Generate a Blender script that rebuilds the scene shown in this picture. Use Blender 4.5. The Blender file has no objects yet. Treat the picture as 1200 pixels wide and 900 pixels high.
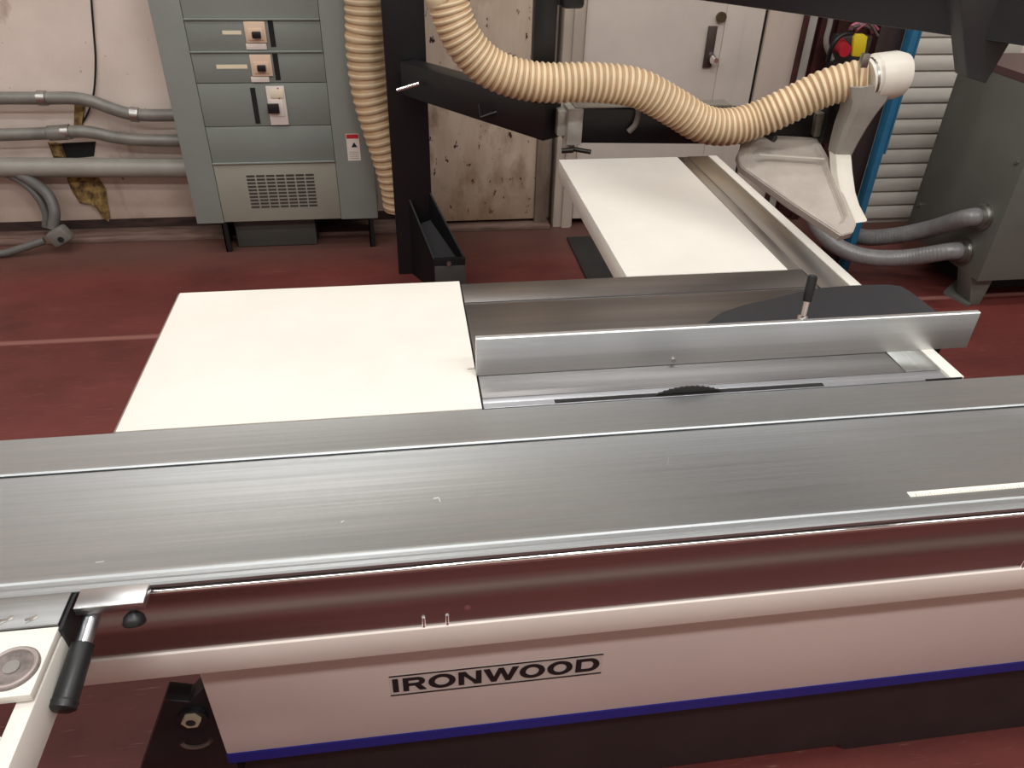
import bpy, bmesh, math, random
from mathutils import Vector, Matrix
random.seed(4)
C = bpy.context.scene.collection
R = math.radians
# ------------------------------------------------------------------ camera
H = 1.65; F = 895.0
P_, Q_, Y_ = R(34.4), R(1.57), R(-8.82)
fw = Vector((math.sin(-Y_)*math.cos(P_), math.cos(Y_)*math.cos(P_), -math.sin(P_)))
rt = Vector((math.cos(Y_), math.sin(Y_), 0)); up = rt.cross(fw)
r2 = math.cos(Q_)*rt + math.sin(Q_)*up; u2 = -math.sin(Q_)*rt + math.cos(Q_)*up
cam = bpy.data.cameras.new('camera'); co = bpy.data.objects.new('camera', cam); C.objects.link(co)
M = Matrix((r2, u2, -fw)).transposed().to_4x4(); M.translation = (0, 0, H); co.matrix_world = M
cam.sensor_width = 36; cam.lens = F/1200*36; cam.clip_start = .02
bpy.context.scene.camera = co
CP = Vector((0, 0, H))
def ray(x, y): return r2*(x-600) - u2*(y-450) + fw*F
def PZ(x, y, z): d = ray(x, y); return CP + d*((z-H)/d.z)
def PY(x, y, Y): d = ray(x, y); return CP + d*(Y/d.y)
def PX(x, y, X): d = ray(x, y); return CP + d*(X/d.x)

# ------------------------------------------------------------------ materials
def srgb(c):
    return tuple((v/255/12.92 if v/255 <= .04045 else ((v/255+.055)/1.055)**2.4) for v in c) + (1,)
def mat(name, col, rough=.5, metal=0, var=0, vscale=(8, 8, 8), col2=None, bump=0, bscale=None, spec=.5, rvar=0, trans=0, aniso=0, coat=0):
    m = bpy.data.materials.new(name); m.use_nodes = True; n = m.node_tree.nodes; l = m.node_tree.links
    b = n['Principled BSDF']; b.inputs['Base Color'].default_value = srgb(col); b.inputs['Roughness'].default_value = rough
    b.inputs['Metallic'].default_value = metal; b.inputs['Specular IOR Level'].default_value = spec
    b.inputs['Coat Weight'].default_value = coat; b.inputs['Coat Roughness'].default_value = .25
    if trans: b.inputs['Transmission Weight'].default_value = trans
    tc = n.new('ShaderNodeTexCoord'); mp = n.new('ShaderNodeMapping'); mp.inputs['Scale'].default_value = vscale
    l.new(tc.outputs['Object'], mp.inputs[0])
    nz = n.new('ShaderNodeTexNoise'); nz.inputs['Scale'].default_value = 1; nz.inputs['Detail'].default_value = 6; nz.inputs['Roughness'].default_value = .6
    l.new(mp.outputs[0], nz.inputs['Vector'])
    if var or col2:
        mr = n.new('ShaderNodeMapRange'); mr.inputs[1].default_value = .35; mr.inputs[2].default_value = .65
        l.new(nz.outputs['Fac'], mr.inputs[0])
        mx = n.new('ShaderNodeMixRGB'); mx.inputs[1].default_value = srgb(col)
        mx.inputs[2].default_value = srgb(col2 or tuple(v*(1-var) for v in col)); l.new(mr.outputs[0], mx.inputs[0]); l.new(mx.outputs[0], b.inputs['Base Color'])
    if rvar:
        mr2 = n.new('ShaderNodeMapRange'); mr2.inputs[1].default_value = .3; mr2.inputs[2].default_value = .7
        mr2.inputs[3].default_value = rough-rvar; mr2.inputs[4].default_value = rough+rvar
        l.new(nz.outputs['Fac'], mr2.inputs[0]); l.new(mr2.outputs[0], b.inputs['Roughness'])
    if bump:
        mp2 = n.new('ShaderNodeMapping'); mp2.inputs['Scale'].default_value = bscale or vscale; l.new(tc.outputs['Object'], mp2.inputs[0])
        n2 = n.new('ShaderNodeTexNoise'); n2.inputs['Scale'].default_value = 1; n2.inputs['Detail'].default_value = 4; l.new(mp2.outputs[0], n2.inputs['Vector'])
        bp = n.new('ShaderNodeBump'); bp.inputs['Strength'].default_value = bump; bp.inputs['Distance'].default_value = .002
        l.new(n2.outputs['Fac'], bp.inputs['Height']); l.new(bp.outputs[0], b.inputs['Normal'])
    if aniso:
        b.inputs['Anisotropic'].default_value = aniso
        tg = n.new('ShaderNodeTangent'); tg.direction_type = 'RADIAL'; tg.axis = 'Z'
    m['bsdf'] = 1
    return m
def nodes(m): return m.node_tree.nodes, m.node_tree.links, m.node_tree.nodes['Principled BSDF']

white_panel = mat('white_laminate', (224, 221, 212), .38, var=.03, vscale=(5, 5, 5), spec=.4)
white_paint = mat('white_enamel', (226, 216, 208), .35, var=.03, vscale=(3, 3, 3), spec=.5)
base_paint = mat('base_enamel', (216, 202, 196), .32, var=.03, vscale=(2, 2, 2), spec=.5)
alu = mat('brushed_aluminium', (188, 193, 194), .42, 1, var=.10, vscale=(.8, 60, 60), bump=.10, bscale=(1.5, 220, 220), rvar=.06)
alu2 = mat('extruded_aluminium', (150, 152, 152), .38, 1, var=.08, vscale=(1, 120, 120), bump=.06, bscale=(2, 300, 300))
alu_y = mat('rail_aluminium', (200, 201, 198), .30, 1, var=.10, vscale=(60, 1.2, 60), bump=.08, bscale=(220, 2, 220))
cast = mat('ground_steel', (152, 150, 149), .38, 1, var=.14, vscale=(.9, 26, 40), bump=.08, bscale=(3, 260, 260), rvar=.05)
insert_m = mat('insert_plate', (212, 216, 222), .4, 1, var=.05, vscale=(2, 60, 60))
fence_m = mat('anodised_fence', (222, 225, 225), .42, 1, var=.06, vscale=(.8, 60, 60), bump=.05, bscale=(2, 200, 200))
polish = mat('polished_side', (186, 184, 184), .26, 1, var=.08, vscale=(1, 50, 50), bump=.03, bscale=(2, 120, 120))
chrome = mat('chrome', (232, 232, 232), .10, 1)
steel = mat('zinc_steel', (190, 190, 186), .35, 1, var=.1, vscale=(30, 30, 30))
black_paint = mat('black_enamel', (26, 26, 29), .38, var=.15, vscale=(6, 6, 6), spec=.5)
black_plastic = mat('black_plastic', (24, 26, 28), .42, var=.1, vscale=(20, 20, 20), bump=.1, bscale=(400, 400, 400))
pad_m = mat('charcoal_plate', (38, 39, 44), .6, var=.1, vscale=(20, 20, 20))
plinth_m = mat('dark_brown_plinth', (44, 36, 38), .55, var=.15, vscale=(6, 6, 6))
blue_m = mat('blue_stripe', (28, 34, 128), .4)
grey_enamel = mat('grey_enamel', (144, 152, 146), .48, var=.035, vscale=(3, 3, 3), spec=.4)
grey_enamel2 = mat('grey_enamel_cover', (130, 137, 132), .45, var=.035, vscale=(3, 3, 3), spec=.4)
grey_enamel3 = mat('grey_enamel_grille', (150, 150, 138), .5, var=.04, vscale=(3, 3, 3), spec=.4)
dark_gap = mat('seam_black', (22, 23, 23), .8)
machine_grey = mat('machine_grey', (104, 106, 100), .42, var=.08, vscale=(3, 3, 3), spec=.5)
pipe_grey = mat('painted_conduit', (158, 156, 148), .42, var=.07, vscale=(8, 8, 8), spec=.5)
pipe_galv = mat('galvanised_conduit', (138, 137, 130), .42, .15, var=.15, vscale=(10, 10, 10))
flex_grey = mat('grey_flex_hose', (134, 134, 134), .32, .1, var=.1, vscale=(20, 20, 20))
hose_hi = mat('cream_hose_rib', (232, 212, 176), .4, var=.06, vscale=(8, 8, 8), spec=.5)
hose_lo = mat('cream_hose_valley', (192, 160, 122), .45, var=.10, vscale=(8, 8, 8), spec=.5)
pvc = mat('white_pvc', (226, 222, 210), .35, var=.04, vscale=(8, 8, 8))
duct_m = mat('clear_duct', (160, 156, 148), .3, var=.08, vscale=(12, 12, 12))
hood_m = mat('frosted_hood', (190, 182, 172), .3, var=.08, vscale=(9, 9, 9))
beige = mat('beige_breaker', (222, 196, 172), .5)
offwhite = mat('offwhite_plastic', (224, 216, 208), .5)
cream = mat('label_cream', (232, 224, 196), .6)
red_m = mat('red_plastic', (190, 44, 56), .4)
yellow_m = mat('yellow_tag', (232, 208, 40), .5)
pink_m = mat('pink_wire', (190, 110, 130), .5)
blue_pole_m = mat('blue_paint', (42, 112, 152), .45, var=.15, vscale=(6, 6, 6))
maroon = mat('maroon_steel', (70, 34, 32), .5, var=.35, vscale=(4, 4, 9))
door_m = mat('door_paint', (214, 206, 196), .5, var=.06, vscale=(3, 3, 3))
tan_trim = mat('dusty_curb', (126, 104, 94), .8, col2=(92, 68, 60), vscale=(5, 30, 30))
roll_m = mat('rollup_steel', (206, 202, 192), .5, .0, var=.08, vscale=(3, 3, 20))
mat_rubber = mat('rubber_mat', (42, 42, 42), .7, var=.2, vscale=(12, 12, 12))
foam_m = mat('yellow_foam', (166, 138, 84), .9, col2=(78, 56, 36), vscale=(30, 30, 30), bump=1, bscale=(60, 60, 60))
ceil_m = mat('ceiling_paint', (180, 178, 172), .8)
ink = mat('black_ink', (24, 20, 24), .5)
dusty = mat('dust_brown', (120, 96, 84), .9, col2=(70, 52, 46), vscale=(9, 9, 9))

# floor: dark red paint, worn, with scuffs and a pale saw-cut joint
floor_m = mat('red_floor_paint', (110, 54, 50), .45, col2=(87, 42, 39), vscale=(1.6, 2.4, 1), spec=.3, rvar=.09, bump=.12, bscale=(6, 8, 6))
n, l, b = nodes(floor_m)
mx0 = b.inputs['Base Color'].links[0].from_node
tc = n.new('ShaderNodeTexCoord')
def scuff(prev, scale, lo, hi, col, rot=0, stretch=(1, 1, 1), kind='noise'):
    mp = n.new('ShaderNodeMapping'); mp.inputs['Rotation'].default_value = (0, 0, rot); mp.inputs['Scale'].default_value = stretch
    l.new(tc.outputs['Object'], mp.inputs[0])
    t = n.new('ShaderNodeTexNoise'); t.inputs['Scale'].default_value = scale; t.inputs['Detail'].default_value = 7; t.inputs['Roughness'].default_value = .65
    l.new(mp.outputs[0], t.inputs['Vector'])
    r = n.new('ShaderNodeMapRange'); r.inputs[1].default_value = lo; r.inputs[2].default_value = hi; l.new(t.outputs['Fac'], r.inputs[0])
    mx = n.new('ShaderNodeMixRGB'); mx.inputs[2].default_value = srgb(col); l.new(prev.outputs[0], mx.inputs[1]); l.new(r.outputs[0], mx.inputs[0])
    l.new(mx.outputs[0], b.inputs['Base Color']); return mx
mx1 = scuff(mx0, 3.0, .60, .85, (122, 78, 72), .5, (1, 5, 1))
mx1 = scuff(mx1, 9.0, .62, .76, (150, 108, 102), -.7, (1, 14, 1))
mx1 = scuff(mx1, 7.0, .64, .76, (160, 116, 108), .9, (1, 22, 1))
mx1 = scuff(mx1, 2.2, .60, .80, (60, 27, 27), 0, (1, 2, 1))
sp = n.new('ShaderNodeSeparateXYZ'); l.new(tc.outputs['Object'], sp.inputs[0])
def band(out, c0, w, prev, col, amt=1.0):
    a = n.new('ShaderNodeMath'); a.operation = 'SUBTRACT'; a.inputs[1].default_value = c0; l.new(out, a.inputs[0])
    d = n.new('ShaderNodeMath'); d.operation = 'ABSOLUTE'; l.new(a.outputs[0], d.inputs[0])
    r = n.new('ShaderNodeMapRange'); r.inputs[1].default_value = w; r.inputs[2].default_value = w*.4; r.inputs[3].default_value = 0; r.inputs[4].default_value = amt; l.new(d.outputs[0], r.inputs[0])
    mx = n.new('ShaderNodeMixRGB'); mx.inputs[2].default_value = srgb(col); l.new(prev.outputs[0], mx.inputs[1]); l.new(r.outputs[0], mx.inputs[0]); l.new(mx.outputs[0], b.inputs['Base Color']); return mx
joint_y = PZ(80, 399, 0).y
mx1 = band(sp.outputs['Y'], joint_y, .022, mx1, (150, 104, 96), .75)
mx1 = band(sp.outputs['Y'], 3.95, .55, mx1, (98, 74, 66), .75)
def wallmat(name, base, second, stain, stainamt, spots=None, vs=(2, 2, 2), rustz=.35, lo=.57, sl=.665):
    m = mat(name, base, .75, col2=second, vscale=vs, bump=.35, bscale=(14, 14, 14), spec=.2)
    n, l, b = nodes(m); prev = b.inputs['Base Color'].links[0].from_node
    tc = n.new('ShaderNodeTexCoord')
    def lay(prev, scale, st, lo, hi, col):
        mp = n.new('ShaderNodeMapping'); mp.inputs['Scale'].default_value = st; l.new(tc.outputs['Object'], mp.inputs[0])
        t = n.new('ShaderNodeTexNoise'); t.inputs['Scale'].default_value = scale; t.inputs['Detail'].default_value = 8; t.inputs['Roughness'].default_value = .62; l.new(mp.outputs[0], t.inputs['Vector'])
        r = n.new('ShaderNodeMapRange'); r.inputs[1].default_value = lo; r.inputs[2].default_value = hi; l.new(t.outputs['Fac'], r.inputs[0])
        mx = n.new('ShaderNodeMixRGB'); mx.inputs[2].default_value = srgb(col); l.new(prev.outputs[0], mx.inputs[1]); l.new(r.outputs[0], mx.inputs[0]); l.new(mx.outputs[0], b.inputs['Base Color'])
        return mx, r
    prev, _ = lay(prev, 3.0, (1, 1, .5), lo, lo+.13, stain)
    prev, _ = lay(prev, 26.0, (1, 1, .6), sl, sl+.04, spots or (90, 70, 60))
    # grime that gathers along the foot of the wall
    sp = n.new('ShaderNodeSeparateXYZ'); l.new(tc.outputs['Object'], sp.inputs[0])
    t = n.new('ShaderNodeTexNoise'); t.inputs['Scale'].default_value = 5; t.inputs['Detail'].default_value = 8; l.new(tc.outputs['Object'], t.inputs['Vector'])
    a = n.new('ShaderNodeMath'); a.operation = 'MULTIPLY_ADD'; a.inputs[1].default_value = -.5; l.new(t.outputs['Fac'], a.inputs[0]); l.new(sp.outputs['Z'], a.inputs[2])
    r = n.new('ShaderNodeMapRange'); r.inputs[1].default_value = rustz-.25; r.inputs[2].default_value = -.28; r.inputs[3].default_value = 0; r.inputs[4].default_value = stainamt; l.new(a.outputs[0], r.inputs[0])
    mx = n.new('ShaderNodeMixRGB'); mx.inputs[2].default_value = srgb(stain); l.new(prev.outputs[0], mx.inputs[1]); l.new(r.outputs[0], mx.inputs[0]); l.new(mx.outputs[0], b.inputs['Base Color'])
    return m
plaster = wallmat('stained_plaster', (236, 224, 214), (218, 204, 194), (150, 124, 106), .85, rustz=.55)
board = wallmat('weathered_board', (226, 212, 194), (196, 176, 154), (136, 108, 82), .75, (70, 50, 40), (5, 5, 1.2), .4, .50, .61)

# ------------------------------------------------------------------ mesh builder
class MB:
    def __init__(s): s.bm = bmesh.new()
    def box(s, a, b, bev=0, mi=0, rot=None, piv=None):
        x0, y0, z0 = [min(a[i], b[i]) for i in range(3)]; x1, y1, z1 = [max(a[i], b[i]) for i in range(3)]
        t = bmesh.new()
        vs = [t.verts.new(p) for p in ((x0,y0,z0),(x1,y0,z0),(x1,y1,z0),(x0,y1,z0),(x0,y0,z1),(x1,y0,z1),(x1,y1,z1),(x0,y1,z1))]
        for f in ((3,2,1,0),(4,5,6,7),(0,1,5,4),(1,2,6,5),(2,3,7,6),(3,0,4,7)): t.faces.new([vs[i] for i in f])
        if bev: bmesh.ops.bevel(t, geom=t.edges[:], offset=bev, segments=2, affect='EDGES', profile=.5)
        if rot: bmesh.ops.rotate(t, cent=piv or ((x0+x1)/2, (y0+y1)/2, (z0+z1)/2), matrix=rot, verts=t.verts)
        return s.merge(t, mi)
    def merge(s, t, mi=0, smooth=False):
        for f in t.faces: f.material_index = mi; f.smooth = smooth or f.smooth
        me = bpy.data.meshes.new('t'); t.to_mesh(me); t.free(); s.bm.from_mesh(me); bpy.data.meshes.remove(me); return s
    def prism(s, pts, vec, bev=0, mi=0):
        """polygon (3-D points) pushed along vec"""
        t = bmesh.new(); vec = Vector(vec); pts = [Vector(p) for p in pts]
        a = [t.verts.new(p) for p in pts]; c = [t.verts.new(p+vec) for p in pts]
        t.faces.new(a); t.faces.new(c[::-1]); k = len(a)
        for i in range(k): t.faces.new((a[i], c[i], c[(i+1) % k], a[(i+1) % k]))
        bmesh.ops.recalc_face_normals(t, faces=t.faces)
        if bev: bmesh.ops.bevel(t, geom=t.edges[:], offset=bev, segments=2, affect='EDGES', profile=.5)
        return s.merge(t, mi)
    def beam(s, p, q, w, h, upv=(0, 0, 1), bev=0, mi=0, ext=0):
        p, q = Vector(p), Vector(q); d = (q-p).normalized(); sx = d.cross(Vector(upv)).normalized(); sz = sx.cross(d)
        p = p-d*ext; q = q+d*ext
        return s.prism([p+sx*w/2+sz*h/2, p-sx*w/2+sz*h/2, p-sx*w/2-sz*h/2, p+sx*w/2-sz*h/2], q-p, bev, mi)
    def sweep(s, path, rads, seg=20, mis=None, cap=True, smooth=True):
        t = bmesh.new(); rings = []; k = len(path); path = [Vector(p) for p in path]
        if not hasattr(rads, '__len__'): rads = [rads]*k
        prevn = None
        for i in range(k):
            d = (path[min(i+1, k-1)]-path[max(i-1, 0)]).normalized()
            if prevn is None: nn = d.cross(Vector((0, 0, 1)) if abs(d.z) < .9 else Vector((0, 1, 0))).normalized()
            else: nn = (prevn-d*prevn.dot(d)).normalized()
            prevn = nn; bb = d.cross(nn)
            rings.append([t.verts.new(path[i]+(nn*math.cos(2*math.pi*j/seg)+bb*math.sin(2*math.pi*j/seg))*rads[i]) for j in range(seg)])
        for i in range(k-1):
            for j in range(seg):
                f = t.faces.new((rings[i][j], rings[i][(j+1) % seg], rings[i+1][(j+1) % seg], rings[i+1][j])); f.smooth = smooth
                if mis: f.material_index = mis[i]
        if cap:
            f1 = t.faces.new(rings[0][::-1]); f2 = t.faces.new(rings[-1])
        bmesh.ops.recalc_face_normals(t, faces=t.faces)
        me = bpy.data.meshes.new('t'); t.to_mesh(me); t.free(); s.bm.from_mesh(me); bpy.data.meshes.remove(me); return s
    def cyl(s, p, q, r, r1=None, seg=24): return s.sweep([p, q], [r, r1 if r1 is not None else r], seg)
    def build(s, name, m, parent=None):
        me = bpy.data.meshes.new(name); s.bm.to_mesh(me); s.bm.free()
        for x in (m if isinstance(m, (list, tuple)) else [m]): me.materials.append(x)
        o = bpy.data.objects.new(name, me); C.objects.link(o)
        if parent:
            o.parent = parent; o.matrix_parent_inverse = Matrix.Translation(-wloc(parent))
        try: me.set_sharp_from_angle(angle=R(40))
        except Exception: pass
        return o
def wloc(o):
    v = Vector((0, 0, 0))
    if o.type == 'EMPTY': v = Vector(o.location)
    return v
def tag(o, label, cat, group=None):
    o['label'] = label; o['category'] = cat
    if group: o['group'] = group
    return o
def thing(name, loc, label, cat, group=None):
    o = bpy.data.objects.new(name, None); C.objects.link(o); o.location = loc; o.empty_display_size = .1
    return tag(o, label, cat, group)
def struct(o): o['kind'] = 'structure'; return o
def spline(pts, step=.02):
    pts = [Vector(p) for p in pts]; P = [pts[0]*2-pts[1]]+pts+[pts[-1]*2-pts[-2]]; out = []
    for i in range(1, len(P)-2):
        a, b_, c, d = P[i-1:i+3]; k = max(2, int((c-b_).length/step*3))
        for j in range(k):
            t = j/k; out.append(.5*((2*b_)+(c-a)*t+(2*a-5*b_+4*c-d)*t*t+(3*b_-a-3*c+d)*t**3))
    out.append(pts[-1])
    # resample evenly
    res = [out[0]]; acc = 0
    for i in range(1, len(out)):
        seg = (out[i]-out[i-1]).length
        while acc+seg >= step:
            f = (step-acc)/seg; p = out[i-1].lerp(out[i], f); res.append(p); out[i-1] = p; seg = (out[i]-p).length; acc = 0
        acc += seg
    if (res[-1]-out[-1]).length > step*.3: res.append(out[-1])
    return res
def rect_frame(mb, x0, x1, y0, y1, z0, z1, w):   # ring in XZ
    mb.box((x0, y0, z0), (x1, y1, z0+w)); mb.box((x0, y0, z1-w), (x1, y1, z1)); mb.box((x0, y0, z0+w), (x0+w, y1, z1-w)); mb.box((x1-w, y0, z0+w), (x1, y1, z1-w))

# ------------------------------------------------------------------ room
WY = 4.0; ZC = 4.4
struct(MB().box((-6, -4, -.1), (7, WY+.2, 0)).build('floor', floor_m))
struct(MB().box((-6, WY, 0), (.10, WY+.2, ZC)).box((.78, WY, 0), (7, WY+.2, ZC)).box((.10, WY+.02, 0), (.78, WY+.2, ZC)).build('wall_back', plaster))
struct(MB().box((-6.2, -4, 0), (-6, WY+.2, ZC)).build('wall_left', plaster))
struct(MB().box((7, -4, 0), (7.2, WY+.2, ZC)).build('wall_right', plaster))
struct(MB().box((-6.2, -4.2, 0), (7.2, -4, ZC)).build('wall_front', plaster))
struct(MB().box((-6.2, -4.2, ZC), (7.2, WY+.2, ZC+.1)).build('ceiling', ceil_m))
W2 = WY-.09
# weathered board between the black post and the door jamb
struct(MB().box((.10, W2-.015, .04), (.70, WY+.02, 3.2), .004).build('trim_1', board))
struct(MB().box((.70, W2-.03, .0), (.765, WY+.02, 3.2), .004).build('trim_2', mat('grimy_post', (150, 134, 118), .7, col2=(96, 80, 70), vscale=(6, 6, 2))))
# dusty concrete curb and a dark strip for the gap under the plaster
struct(MB().prism([(-6, WY, 0), (-6, WY-.10, 0), (.78, W2-.075, 0), (.78, WY, 0)], (0, 0, .022), .003).build('baseboard_back', tan_trim))
struct(MB().box((-6, WY-.006, .022), (.10, WY, .07)).build('trim_3', mat('gap_strip', (38, 28, 26), .9, col2=(70, 50, 44), vscale=(8, 30, 30))))
# door jamb + door
x0 = PY(648, 0, W2-.05).x
struct(MB().box((.80, W2-.05, 0), (.905, WY, 2.3), .004).box((.845, W2-.065, 0), (.895, W2-.05, 2.3), .003).build('trim_4', mat('jamb_paint', (200, 188, 174), .6, var=.12, vscale=(4, 4, 2))))
dx0, dx1 = .91, 1.80
struct(MB().box((dx0, W2-.035, .04), (dx1-.0, WY, 2.1), .003).box((dx1-.20, W2-.042, .05), (dx1-.10, W2-.035, 2.1), .002).build('door_1', door_m))
d1 = bpy.data.objects['door_1']
lk = PY(833, 50, W2-.045)
o = MB().box((lk.x-.022, W2-.05, lk.z-.115), (lk.x+.022, W2-.036, lk.z+.075), .003).build('lock_plate', mat('worn_lock', (88, 78, 74), .4, .6), d1)
lv = PY(836, 69, W2-.06); MB().cyl((lv.x, W2-.05, lv.z), (lv.x, W2-.075, lv.z), .024).cyl((lv.x, W2-.075, lv.z), (lv.x, W2-.10, lv.z), .024, .012).build('door_knob', chrome, o)
kl = PY(845, 20, W2-.04); MB().cyl((kl.x, W2-.033, kl.z), (kl.x, W2-.052, kl.z), .024).build('deadbolt', mat('old_brass', (92, 82, 62), .45, .6), d1)
struct(MB().box((dx1, W2-.02, 0), (dx1+.018, WY, 2.2)).build('trim_5', dark_gap))
struct(MB().box((dx1+.018, W2-.04, 0), (2.00, WY, 3.2), .003).build('trim_6', mat('pale_panel', (206, 192, 180), .6, var=.08, vscale=(4, 4, 1))))
struct(MB().box((2.00, W2-.06, 0), (2.022, WY, 3.2)).build('trim_7', maroon))
struct(MB().box((2.022, W2-.05, 0), (2.07, WY, 3.2), .003).build('trim_8', mat('pale_strip', (188, 186, 178), .5, var=.1, vscale=(4, 4, 1))))
# maroon corrugated bay
mb = MB()
mb.box((2.07, W2-.03, 0), (2.54, WY, 3.2))
for i in range(5): mb.box((2.09+i*.09, W2-.06, 0), (2.13+i*.09, W2-.03, 3.2), .004)
struct(mb.build('trim_9', maroon))
W3 = 3.80
# roll-up door : curved horizontal slats
t = bmesh.new(); prof = []; ph = .079; nsl = 34
for i in range(nsl):
    for k, (a, dz) in enumerate(((.000, 0), (.014, .003), (.017, .016), (.017, .040), (.013, .062), (.008, .072), (0, .075))):
        prof.append((W3-.03-a, i*ph+dz+.03))
xa, xb = 2.54, 3.15
va = [(t.verts.new((xa, y, z)), t.verts.new((xb, y, z))) for y, z in prof]
for i in range(len(va)-1): f = t.faces.new((va[i][0], va[i][1], va[i+1][1], va[i+1][0])); f.smooth = True
bmesh.ops.recalc_face_normals(t, faces=t.faces)
mb = MB(); mb.merge(t); mb.box((xa, W3-.025, 0), (xb, WY, nsl*ph+.03))
ro = struct(mb.build('door_2', roll_m))

# ------------------------------------------------------------------ panel saw
ZT = .86
saw = thing('panel_saw', (.3, 1.0, 0), 'large white panel saw base with blue stripe, ground steel table and two white extension tables', 'table saw')
yb = .79; ypl = .845
zs1 = PY(800, 822, yb).z; zs0 = zs1-.026; bxl = PY(238, 805, yb).x
MB().box((bxl, yb, zs1-.001), (1.75, 1.045, .70), .004).box((-.30, 1.045, .222), (1.0, 1.50, .83), .004).build('base_cabinet', base_paint, saw)
MB().box((bxl, yb-.0015, zs0), (1.75, yb+.01, zs1)).build('stripe', blue_m, saw)['label'] = 'dark blue stripe along the base'
mb = MB(); mb.prism([(-.392, ypl, zs0+.03), (1.75, ypl, zs0+.03), (1.75, ypl, .0), (.92, ypl, 0), (.90, ypl, .022), (-.30, ypl, .022), (-.392, ypl, .022)], (0, .17, 0)).box((bxl+.004, yb+.004, zs0), (1.75, 1.04, zs0+.03))
mb.box((-.30, 1.045, .0), (1.0, 1.49, .20)); mb.build('plinth', plinth_m, saw)
# white bar (rail bracket) under the carriage
zb1 = PY(400, 746.7, .738).z; zb0 = PY(400, 773, .738).z
bar = MB().box((-.62, .738, zb0), (1.75, .789, zb1), .0016).build('support_rail', white_paint, saw)
def stud(x):
    MB().cyl((x, .7424, zb1), (x, .7424, zb1+.022), .0028, seg=10).cyl((x, .7424, zb1), (x, .7424, zb1+.006), .0031, seg=6).build('stud', chrome, saw)
for px_, py_ in ((497, 733), (524, 730), (1190, 661), (1199, 660)): stud(PY(px_, py_, .7535).x)
c = PY(548, 712, .742); MB().cyl((c.x, .752, c.z), (c.x, .742, c.z), .005, seg=8).build('screw', chrome, saw)
# polished side of the carriage guide
zt_ = .838
prof = [(.7530, .835), (.7530, .815)]
zA = PY(400, 692, .745).z; zB = PY(400, 717, .745).z
for i in range(13):
    u = i/12; prof.append((.7530-(zA-zB)*.24*(.5-.5*math.cos(math.pi*u)), zA-(zA-zB)*u))
prof += [(.7530-(zA-zB)*.24, zb1), (.86, zb1), (.86, .835)]
MB().prism([(-.70, y, z) for y, z in prof], (2.6, 0, 0)).build('guide_side', polish, saw)
for x_ in (.22, .56, .90): MB().cyl((x_, .754, .822), (x_, .749, .822), .004, seg=10).build('screw', dark_gap, saw)
# lettering IRONWOOD
lw = .0
def stroke(mb, pts, y):   # filled polygon in XZ at y
    mb.prism([(x, y, z) for x, z in pts], (0, .0012, 0))
def ring(mb, cx, cz, rx, rz, wx, wz, y, a0=0, a1=360, k=28):
    for i in range(k):
        a = R(a0+(a1-a0)*i/k); b2 = R(a0+(a1-a0)*(i+1)/k)
        stroke(mb, [(cx+rx*math.cos(a), cz+rz*math.sin(a)), (cx+rx*math.cos(b2), cz+rz*math.sin(b2)), (cx+(rx-wx)*math.cos(b2), cz+(rz-wz)*math.sin(b2)), (cx+(rx-wx)*math.cos(a), cz+(rz-wz)*math.sin(a))], y)
nx0, nx1 = PY(458, 815, yb).x, PY(704, 787, yb).x; nz0, nz1 = PY(458, 815, yb).z, PY(458, 792, yb).z
yl = yb-.0012
plate = MB(); plate.box((nx0, yl+.0004, nz0), (nx1, yb+.0, nz1))
plate = plate.build('name_plate', mat('plate_silver', (196, 186, 180), .4), saw)
fr = MB(); fr.box((nx0, yl-.0008, nz1-.0022), (nx1, yl+.0006, nz1)); fr.box((nx0, yl-.0008, nz0), (nx1, yl+.0006, nz0+.0022)); fr.build('plate_border', ink, plate)
t_ = MB(); y = yl-.0008; z0 = nz0+.010; z1 = nz1-.009; h = z1-z0; sw = .0115
x = 0.0; yk = [y]
def bx(x0, x1, za=None, zb=None): stroke(t_, [(x0, za if za is not None else z0), (x1, za if za is not None else z0), (x1, zb if zb is not None else z1), (x0, zb if zb is not None else z1)], y)
tz = h*.22
bx(x, x+sw); x += sw+.009
hw = .044
bx(x, x+sw); bx(x+sw, x+hw-.016, z1-tz*.9, z1); bx(x+sw, x+hw-.016, z0+h*.38, z0+h*.38+tz*.85)
ring(t_, x+hw-.016, z0+h*.69, .0165, h*.31, .0115, tz*.85, y, -90, 90, 14)
stroke(t_, [(x+hw-.021, z0+h*.38), (x+hw-.008, z0+h*.38), (x+hw+.003, z0), (x+hw-.011, z0)], y); x += hw+.007
def O(x, w): ring(t_, x+w/2, z0+h/2, w/2, h/2+.001, .0125, h*.2, y)
O(x, .055); x += .061
nw = .047; bx(x, x+sw); bx(x+nw-sw, x+nw); stroke(t_, [(x+sw, z1), (x+sw+.003, z1), (x+nw-sw, z0+h*.12), (x+nw-sw, z0), (x+nw-sw-.003, z0), (x+sw, z1-h*.12)], y)
stroke(t_, [(x+sw, z1-h*.02), (x+nw-sw, z0+h*.30), (x+nw-sw, z0+.0), (x+sw, z1-h*.32)], y-.00004); x += nw+.004
for q, (u0, u1, v0, v1) in enumerate(((0, .013, .016, .0265), (.031, .0415, .016, .0265), (.031, .0415, .0455, .056), (.0595, .0725, .0455, .056))):
    stroke(t_, [(x+u0, z1), (x+u1, z1), (x+v1, z0), (x+v0, z0)], y-.00003*q)
x += .0745
O(x, .053); x += .058; O(x, .053); x += .060
dw = .050; bx(x, x+sw); bx(x+sw, x+dw-.0225, z1-tz*.9, z1); bx(x+sw, x+dw-.0225, z0, z0+tz*.9); ring(t_, x+dw-.0225, z0+h/2, .0225, h/2, .0125, tz*.9, y, -90, 90, 16); x += dw
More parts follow.
